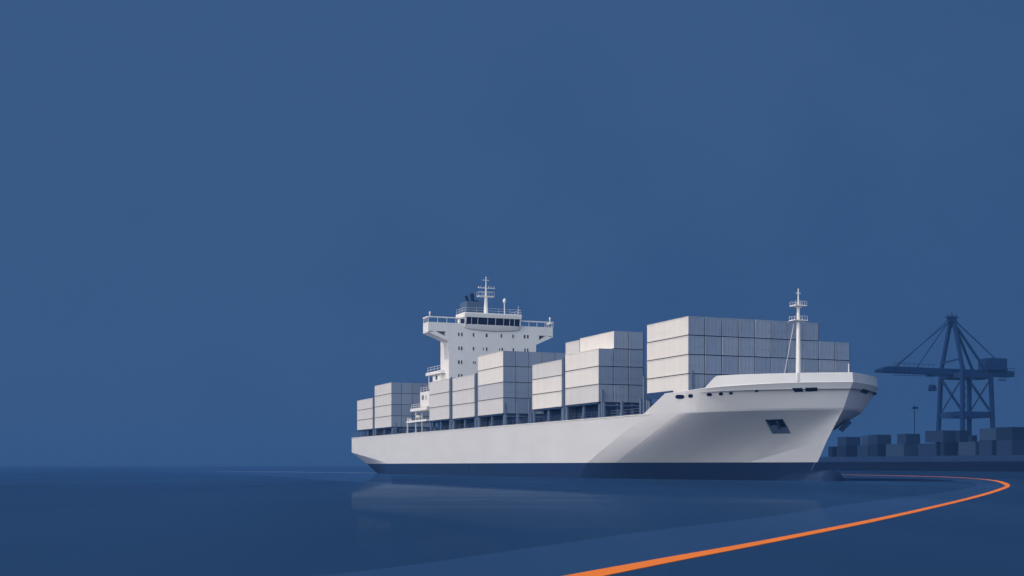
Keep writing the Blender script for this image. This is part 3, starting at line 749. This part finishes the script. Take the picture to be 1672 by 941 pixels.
m = MB(); s_ = s_at(670, 1); m.ball((s_, 1.0, z1 + .3), .4, .33); m.build('winch', WHITE, bp_, 40)
m = MB(); m.beam((s_at(664.4, .15), .3, z1), (s_at(665.6, .15), .3, z1 + .8), .18); m.build('davit', WHITE, bp_)

# ------------------------------------------------------------------ foremast and jackstaff
SX = s_at(1303.5, HB)
def hm(py): return h_at(py, SX, HB)
sc_ = F / (P0 + U * SX + V * HB).y
m = MB()
m.tube((SX, HB, 11.9), (SX, HB, hm(526)), 4.9 / sc_, 2.9 / sc_, 16); m.tube((SX, HB, hm(526)), (SX, HB, hm(502)), 2.7 / sc_, 2.6 / sc_, 16)
m.tube((SX, HB, hm(502)), (SX, HB, hm(471.5)), 1.5 / sc_, 0.8 / sc_, 12)
fm = m.build('foremast', WHITE, ship, 40)
for py, w_ in ((500.5, 11.3), (524.5, 12.6)):
    m = MB(); m.box(SX - .7, SX + .7, HB - w_ / sc_, HB + w_ / sc_, hm(py), hm(py) + .13)
    m.tube((SX, HB, hm(py) - .28), (SX, HB, hm(py)), 3 / sc_, 6 / sc_, 14)
    pf = m.build('platform', WHITE, fm)
    for q in (-.65, .65): handrail(HB - w_ / sc_ + .04, HB + w_ / sc_ - .04, SX + q, hm(py) + .13, .52, 'platform_rail', .36, WHITE, 0.02, 't', pf, 1)
m = MB(); m.beam((SX, HB - 4.2 / sc_, hm(479)), (SX, HB + 4.2 / sc_, hm(479)), 0.11, 0.1); m.build('yardarm', WHITE, fm)
m = MB(); m.tube((SX - .5, HB - 4.5 / sc_, hm(528)), (SX - 2.6, HB - 9.5 / sc_, 13.2), 0.04, n=6); m.build('stay_wire', WHITE, fm)
sj = 17.2
m = MB(); m.tube((sj, HB, 11.9), (sj, HB, h_at(594, sj, HB)), 0.1, 0.07, 8); m.build('jackstaff', WHITE, ship)
# white rib on the bulwark in line with the mast
a, nrm = on_hull(1303.6, 616)
if a is not None:
    m = MB(); zb = 12.35
    p0, n0_ = on_hull(1303.6, 623.0); p1, n1_ = on_hull(1303.6, 609.2)
    if p0 and p1: m.beam(p0 + n0_ * .06, p1 + n1_ * .06, .42, .14); m.build('bulwark_rib', WHITE, bul)

# ------------------------------------------------------------------ quay, crane, yard
QP = g(1500, 769.0); QP = Vector((QP.x, QP.y))
qroot = link('quay', None); qroot.location = (QP.x, QP.y, 0); qroot.rotation_euler = (0, 0, ROT)
tag(qroot, 'long dark harbour quay with paler upper edge, behind the bow', 'quay')
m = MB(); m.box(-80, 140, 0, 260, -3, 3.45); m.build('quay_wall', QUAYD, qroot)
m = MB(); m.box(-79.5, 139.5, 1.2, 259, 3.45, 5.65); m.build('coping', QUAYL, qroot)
def qs_at(px, t):
    k = (px - 836) / F; a = QP + V * t
    return (k * a.y - a.x) / (U.x - k * U.y)
def qt_at(px, s):
    k = (px - 836) / F; a = QP + U * s
    return (k * a.y - a.x) / (V.x - k * V.y)
def qh(py, s, t): return EYE + (760 - py) / F * (QP + U * s + V * t).y
def qbox(s0, s1, t0, t1, h0, h1, material, label, name='yard_container'):
    root = link(name, None); c = QP + U * s1 + V * t0; root.location = (c.x, c.y, h0); root.rotation_euler = (0, 0, ROT)
    L = s1 - s0; W_ = t1 - t0; H_ = h1 - h0
    m = MB(); n = max(4, int(L / .5)); prof = []
    for i in range(n):
        a = -L + .15 + i * (L - .3) / n; w_ = (L - .3) / n; prof += [(a, 0), (a + w_ * .3, 0), (a + w_ * .5, .07), (a + w_ * .8, .07)]
    prof.append((-.15, 0)); k = len(prof)
    m.add([(x, .03 + d, .2) for x, d in prof] + [(x, .03 + d, H_ - .15) for x, d in prof], [(i, i + 1, k + i + 1, k + i) for i in range(k - 1)])
    m.box(-L, 0, 0, .12, 0, .2); m.box(-L, 0, 0, .12, H_ - .15, H_); m.box(-L, -L + .16, 0, .12, .2, H_ - .15); m.box(-.16, 0, 0, .12, .2, H_ - .15)
    m.box(-L + .01, -.05, .14, W_ - .01, .02, H_ - .03)
    m.build('body', material, root)
    d = MB(); d.box(-.04, .03, .02, W_ - .02, .0, .2); d.box(-.04, .03, .02, W_ - .02, H_ - .2, H_); d.box(-.045, .0, .1, W_ / 2 - .03, .2, H_ - .2); d.box(-.045, .0, W_ / 2 + .03, W_ - .1, .2, H_ - .2)
    d.box(-.04, .035, .02, .15, .2, H_ - .2); d.box(-.04, .035, W_ - .15, W_ - .02, .2, H_ - .2)
    d.build('door', material, root)
    tag(root, label, 'shipping container', 'containers on the quay')
    return root
# (left px, corner px, right px, top, bottom, depth behind the quay edge, colour, label)
yard = [
    (1352.5, 1359, 1367.0, 729.3, 745.8, 8, 2, 'dark container at the left end of the quay row, nearest the bow'),
    (1367.4, 1381.5, 1400.5, 727.3, 745.8, 7, 2, 'navy container on the quay under the first raised container'),
    (1367.4, 1381.5, 1405, 713.5, 727.2, 7, 0, 'blue container raised on the second tier, leftmost of the upper ones'),
    (1401.0, 1417.5, 1418.6, 727.3, 745.6, 9, 0, 'narrow blue container on the quay left of the double stack'),
    (1406.7, 1418.0, 1419.0, 711.5, 727.2, 11, 1, 'pale blue container half hidden behind the second raised container'),
    (1418.8, 1432.5, 1448, 725.6, 745.5, 7, 2, 'navy container on the quay under the second raised container'),
    (1418.8, 1432, 1455, 709.8, 725.4, 7, 0, 'blue container on the second tier, left of the light mast'),
    (1446.5, 1475.8, 1500, 724.9, 745.2, 8, 1, 'pale steel container on the quay below the light mast'),
    (1465, 1479.7, 1502.3, 708.3, 724.7, 9, 0, 'blue container on the second tier in front of the light mast'),
    (1500.5, 1529, 1540, 724.0, 744.8, 8, 0, 'blue container on the quay just right of the light mast'),
    (1540.5, 1541.8, 1565, 721.9, 744.6, 7, 2, 'dark navy container on the quay beneath the crane'),
    (1510.5, 1540, 1566, 702.8, 721.7, 8, 0, 'long blue container on the second tier at the crane foot'),
    (1566.2, 1567.2, 1586, 702.8, 721.4, 9, 2, 'tall navy container on the second tier under the crane middle leg'),
    (1586.2, 1587.2, 1594.5, 710.8, 721.4, 9, 2, 'low dark container stepping down right of the crane middle leg'),
    (1565.3, 1592.5, 1598, 721.2, 744.2, 7, 1, 'pale steel container on the quay below the crane right leg'),
    (1598.5, 1619.5, 1626.5, 719.0, 743.9, 7, 0, 'blue container on the quay under the lone pale one'),
    (1599.4, 1626.5, 1627.5, 699.2, 718.8, 9, 1, 'pale container on the second tier, alone at the crane right leg'),
    (1627.0, 1652.5, 1700, 730.2, 743.5, 7, 0, 'lowest blue container of the right-hand quay stack'),
    (1627.0, 1652.5, 1700, 718.3, 730.0, 7, 0, 'middle blue container of the right-hand quay stack'),
    (1627.0, 1653.0, 1700, 697.3, 718.1, 7, 2, 'dark navy container topping the right-hand quay stack'),
]
hts = {}
for x0, xc, x1, yt, yb, dep, ci, lab in yard:
    s1 = qs_at(xc, dep); s0 = qs_at(x0, dep); t1 = qt_at(x1, s1)
    base = 5.66 if yb > 740 else None
    h0 = 5.66 if base else qh(yb, s1, dep)
    h1 = qh(yt, s1, dep) if base else qh(yt, s1, dep)
    if s0 > s1: s0, s1 = s1, s0
    if s1 - s0 < 2.2: s0 = s1 - 2.2
    t1 = max(t1, dep + 2.3)
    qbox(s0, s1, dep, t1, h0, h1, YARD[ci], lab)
# light mast
sl = 0.0; tl = 16.0; sl = qs_at(1493.2, tl)
lm = link('light_mast', None); c = QP + U * sl + V * tl; lm.location = (c.x, c.y, 5.65); lm.rotation_euler = (0, 0, ROT)
tag(lm, 'slim floodlight mast rising behind the quay containers, left of the crane', 'light mast')
hl = lambda py: qh(py, sl, tl) - 5.65
m = MB(); m.tube((0, 0, 0), (0, 0, hl(661)), .26, .16, 8); m.build('pole', CRANE, lm)
m = MB(); m.box(-.5, .5, -1.2, 1.2, hl(668), hl(666.6)); m.tube((0, 0, hl(667)), (0, 0, hl(665)), 1.0, .7, 10); m.build('headframe', CRANE, lm)
for q in (-1.0, -.35, .35, 1.0):
    m = MB(); m.box(.3, .7, q - .22, q + .22, hl(667.2), hl(664.3)); m.build('floodlight', CRANE, lm)

# ship-to-shore crane. Legs are placed on the ground plan: waterside pair and landside pair
tW = 12.0
crane = link('harbour_crane', None)
cs = qs_at(1537, tW)
c = QP + U * cs + V * tW; crane.location = (c.x, c.y, 5.65); crane.rotation_euler = (0, 0, ROT)
tag(crane, 'tall navy ship-to-shore gantry crane with A-frame and long boom on the quay', 'harbour crane')
WS = qs_at(1571.5, tW) - cs                        # spread along the quay
tL = qt_at(1582.5, cs) - tW                        # gauge
def ch(py, s=0, t=0): return qh(py, cs + s, tW + t) - 5.65
H_B = ch(607, WS / 2, 0)                           # boom centre height
legs = {'A': (0, 0), 'B': (WS, 0), 'C': (0, tL), 'D': (WS, tL)}
H_top = H_B - 1.6
for kx, (s, t) in legs.items():
    m = MB()
    sp = {'A': -2.2, 'B': 0.0, 'C': 0.0, 'D': 1.6}[kx]
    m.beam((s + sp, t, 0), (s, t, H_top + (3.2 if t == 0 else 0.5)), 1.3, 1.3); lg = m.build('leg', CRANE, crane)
    b_ = MB(); b_.box(s + sp - 2.2, s + sp + 2.2, t - .7, t + .7, 0.0, 1.3); b_.build('bogie', CRANE, lg)
HM = ch(677.5, WS, 0); HM0 = ch(677.5, 0, 0)
hm_ = (HM + HM0) / 2
for a, b in (('A', 'C'), ('B', 'D'), ('A', 'B'), ('C', 'D')):
    (s0, t0), (s1, t1) = legs[a], legs[b]
    m = MB(); m.beam((s0, t0, hm_), (s1, t1, hm_), 1.3, 2.2); m.build('portal_beam', CRANE, crane)
    m = MB(); m.beam((s0, t0, H_top), (s1, t1, H_top), 1.2, 2.0); m.build('top_beam', CRANE, crane)
for a, b in (('A', 'B'), ('C', 'D')):
    (s0, t0), (s1, t1) = legs[a], legs[b]
    m = MB(); m.beam((s0, t0, H_top - 1), (s1, t1, hm_ + 1), .7, .7); m.build('brace', CRANE, crane)
    m = MB(); m.beam((s1, t1, H_top - 1), (s0, t0, hm_ + 1), .35, .35); m.build('brace', CRANE, crane)
m = MB(); zz = [hm_ + 1 + (H_top - hm_ - 2) * i / 4 for i in range(5)]      # stair flights climbing between the near waterside and far landside legs
for i in range(4): m.beam((WS, .8, zz[i]), (WS * .9, 2.6, zz[i + 1]) , .22); m.beam((WS, .8, zz[i + 1]), (WS * .9, 2.6, zz[i + 1]), .2)
m.build('stair', CRANE, crane)
# boom: two box girders, along t (out over the water and back over the yard)
sb = WS / 2
tb0 = qt_at(1434, cs + sb) - tW; tb1 = qt_at(1652, cs + sb) - tW
m = MB()
m.prism([(tb0, H_B - 1.1), (tb0, H_B - .2), (tb0 + 3.4, H_B + 1.0), (tb1, H_B + 0.9), (tb1, H_B - 1.3), (1, H_B - 1.5), (tb0 + 5, H_B - 1.3)], sb - 1.5, sb + 1.5, 'x')
m.box(sb - 2.2, sb + 2.2, tb0, tb0 + 2.0, H_B - 1.2, H_B - .3)
boom = m.build('boom', CRANE, crane)
m = MB(); m.beam((sb + 1.6, tb0 + 6, H_B - 2.3), (sb + 1.6, 0, H_B - 2.0), .18)
for i in range(12): q = tb0 + 6 + i * (-tb0 - 6) / 12; m.beam((sb + 1.6, q, H_B - 2.3), (sb + 1.6, q, H_B - 1.2), .12)
m.beam((sb + 1.6, tb0 + 6, H_B + 2.4), (sb + 1.6, tb0 + 31 * .8, H_B + 2.2), .14)
for i in range(9): q = tb0 + 6 + i * 2.3; m.beam((sb + 1.6, q, H_B + 1.1), (sb + 1.6, q, H_B + 2.35), .12)
m.build('walkway_rail', CRANE, boom)
m = MB(); m.beam((sb + 1.6, tb1 - 11, H_B + 1.9), (sb + 1.6, tb1 - .2, H_B + 1.9), .14)
for i in range(7): q = tb1 - 11 + i * 1.8; m.beam((sb + 1.6, q, H_B + .9), (sb + 1.6, q, H_B + 1.9), .1)
m.build('walkway_rail', CRANE, boom)
ms0, ms1 = qt_at(1606.5, cs + sb) - tW, qt_at(1635, cs + sb) - tW
m = MB(); m.box(sb - 3, sb + 3, ms0, ms1, H_B + 1.25, ch(585.5, sb, ms0)); m.box(sb - 3.3, sb + 3.3, ms0 - .3, ms1 + .3, H_B + .9, H_B + 1.3)
m.build('machinery_house', CRANE, crane)
HA = ch(521, sb, 0); 
for s in (0, WS):
    m = MB(); m.beam((s, 0, H_top + 2.5), (sb + (-.7 if s == 0 else .7), 0.2, HA), 1.15, 1.15); m.build('apex_leg', CRANE, crane)
    m = MB(); m.beam((s * .6 + sb * .4, tL * 1.0, H_top + 2.0), (sb, 0.6, HA - 1), .75, .75); m.build('back_stay', CRANE, crane)
m = MB(); m.box(sb - 1.2, sb + 1.2, -1.1, 1.4, HA - .8, HA + .9); m.box(sb - 1.4, sb + 1.4, -2.3, 2.3, HA + .4, HA + .6)
for q in (-2.2, -1.2, 0, 1.1, 2.2): m.tube((sb, q, HA + .6), (sb, q, HA + (2.9 if q == 0 else 1.9)), .5 if q == 0 else .3, .08, 6)
m.prism([(-1.5, HA - .8), (1.9, HA - .8), (.2, HA - 3.2)], sb - .9, sb + .9, 'x'); m.build('apex_head', CRANE, crane)
def tbm(px): return qt_at(px, cs + sb) - tW
for px_, h_, r_, q in ((1459.5, 1.2, .2, 1.0), (1468, 1.2, .12, -1.0), (1497, 1.1, .2, 0)):
    m = MB(); m.tube((sb + q, tbm(px_), H_B + h_), (sb + q, -.8, HA - .2), r_, n=6); m.build('fore_stay', CRANE, crane)
m = MB(); m.tube((sb, tbm(1626), ch(586, sb, ms0)), (sb, .8, HA - .1), .22, n=6); m.build('rear_stay', CRANE, crane)
m = MB(); m.beam((0, -.5, H_B + 3.4), (WS, -.5, H_B + 4.6), .5, .6); m.build('cross_tie', CRANE, crane)
# trolley with hanging grab, operator cab
tg = tbm(1522.5)
m = MB(); m.box(sb - 1.8, sb + 1.8, tg - 1.4, tg + 1.4, H_B - 2.1, H_B - 1.5); tr_ = m.build('trolley', CRANE, crane)
for q in (-.6, .6):
    m = MB(); m.tube((sb, tg + q, H_B - 2.0), (sb, tg + q, ch(630, sb, tg)), .06, n=5); m.build('hoist_rope', CRANE, tr_)
m = MB(); zt = ch(629.5, sb, tg); zb = ch(639, sb, tg)
for q in (-1, 1): m.prism([(tg + q * .2, zt), (tg + q * .9, zt + .2), (tg + q * 1.5, zb + .3), (tg + q * .3, zb)], sb - .8, sb + .8, 'x')
m.build('grab', CRANE, tr_)
m = MB(); q0 = tbm(1596); m.box(sb - 1.2, sb + 1.2, q0, q0 + 2.9, ch(620, sb, q0), ch(614, sb, q0)); m.build('operator_cab', CRANE, crane)
m = MB(); q0 = tbm(1631); q1 = tbm(1643)
for i in range(6): q = q0 + (q1 - q0) * i / 5; m.beam((sb, q, H_B - 1.2), (sb, q, ch(621.5, sb, q)), .12)
m.beam((sb, q0, ch(621.5, sb, q0)), (sb, q1, ch(621.5, sb, q1)), .3); m.build('maintenance_cage', CRANE, crane)

# ------------------------------------------------------------------ haze
m = MB(); m.box(-6100, 6100, -1000, 7100, -4, 72)
hz_o = m.build('haze', bpy.data.materials.new('haze_air')); tag(hz_o, 'thin blue haze over the harbour', None, None, 'stuff')
hm2 = hz_o.data.materials[0]; hm2.use_nodes = True; t = hm2.node_tree; t.nodes.clear()
o = N(t, 'ShaderNodeOutputMaterial'); pv = N(t, 'ShaderNodeVolumePrincipled'); pv.inputs['Density'].default_value = 0.0005
pv.inputs['Color'].default_value = (0.085, 0.232, 0.53, 1); pv.inputs['Anisotropy'].default_value = 0.0
t.links.new(pv.outputs[0], o.inputs['Volume'])
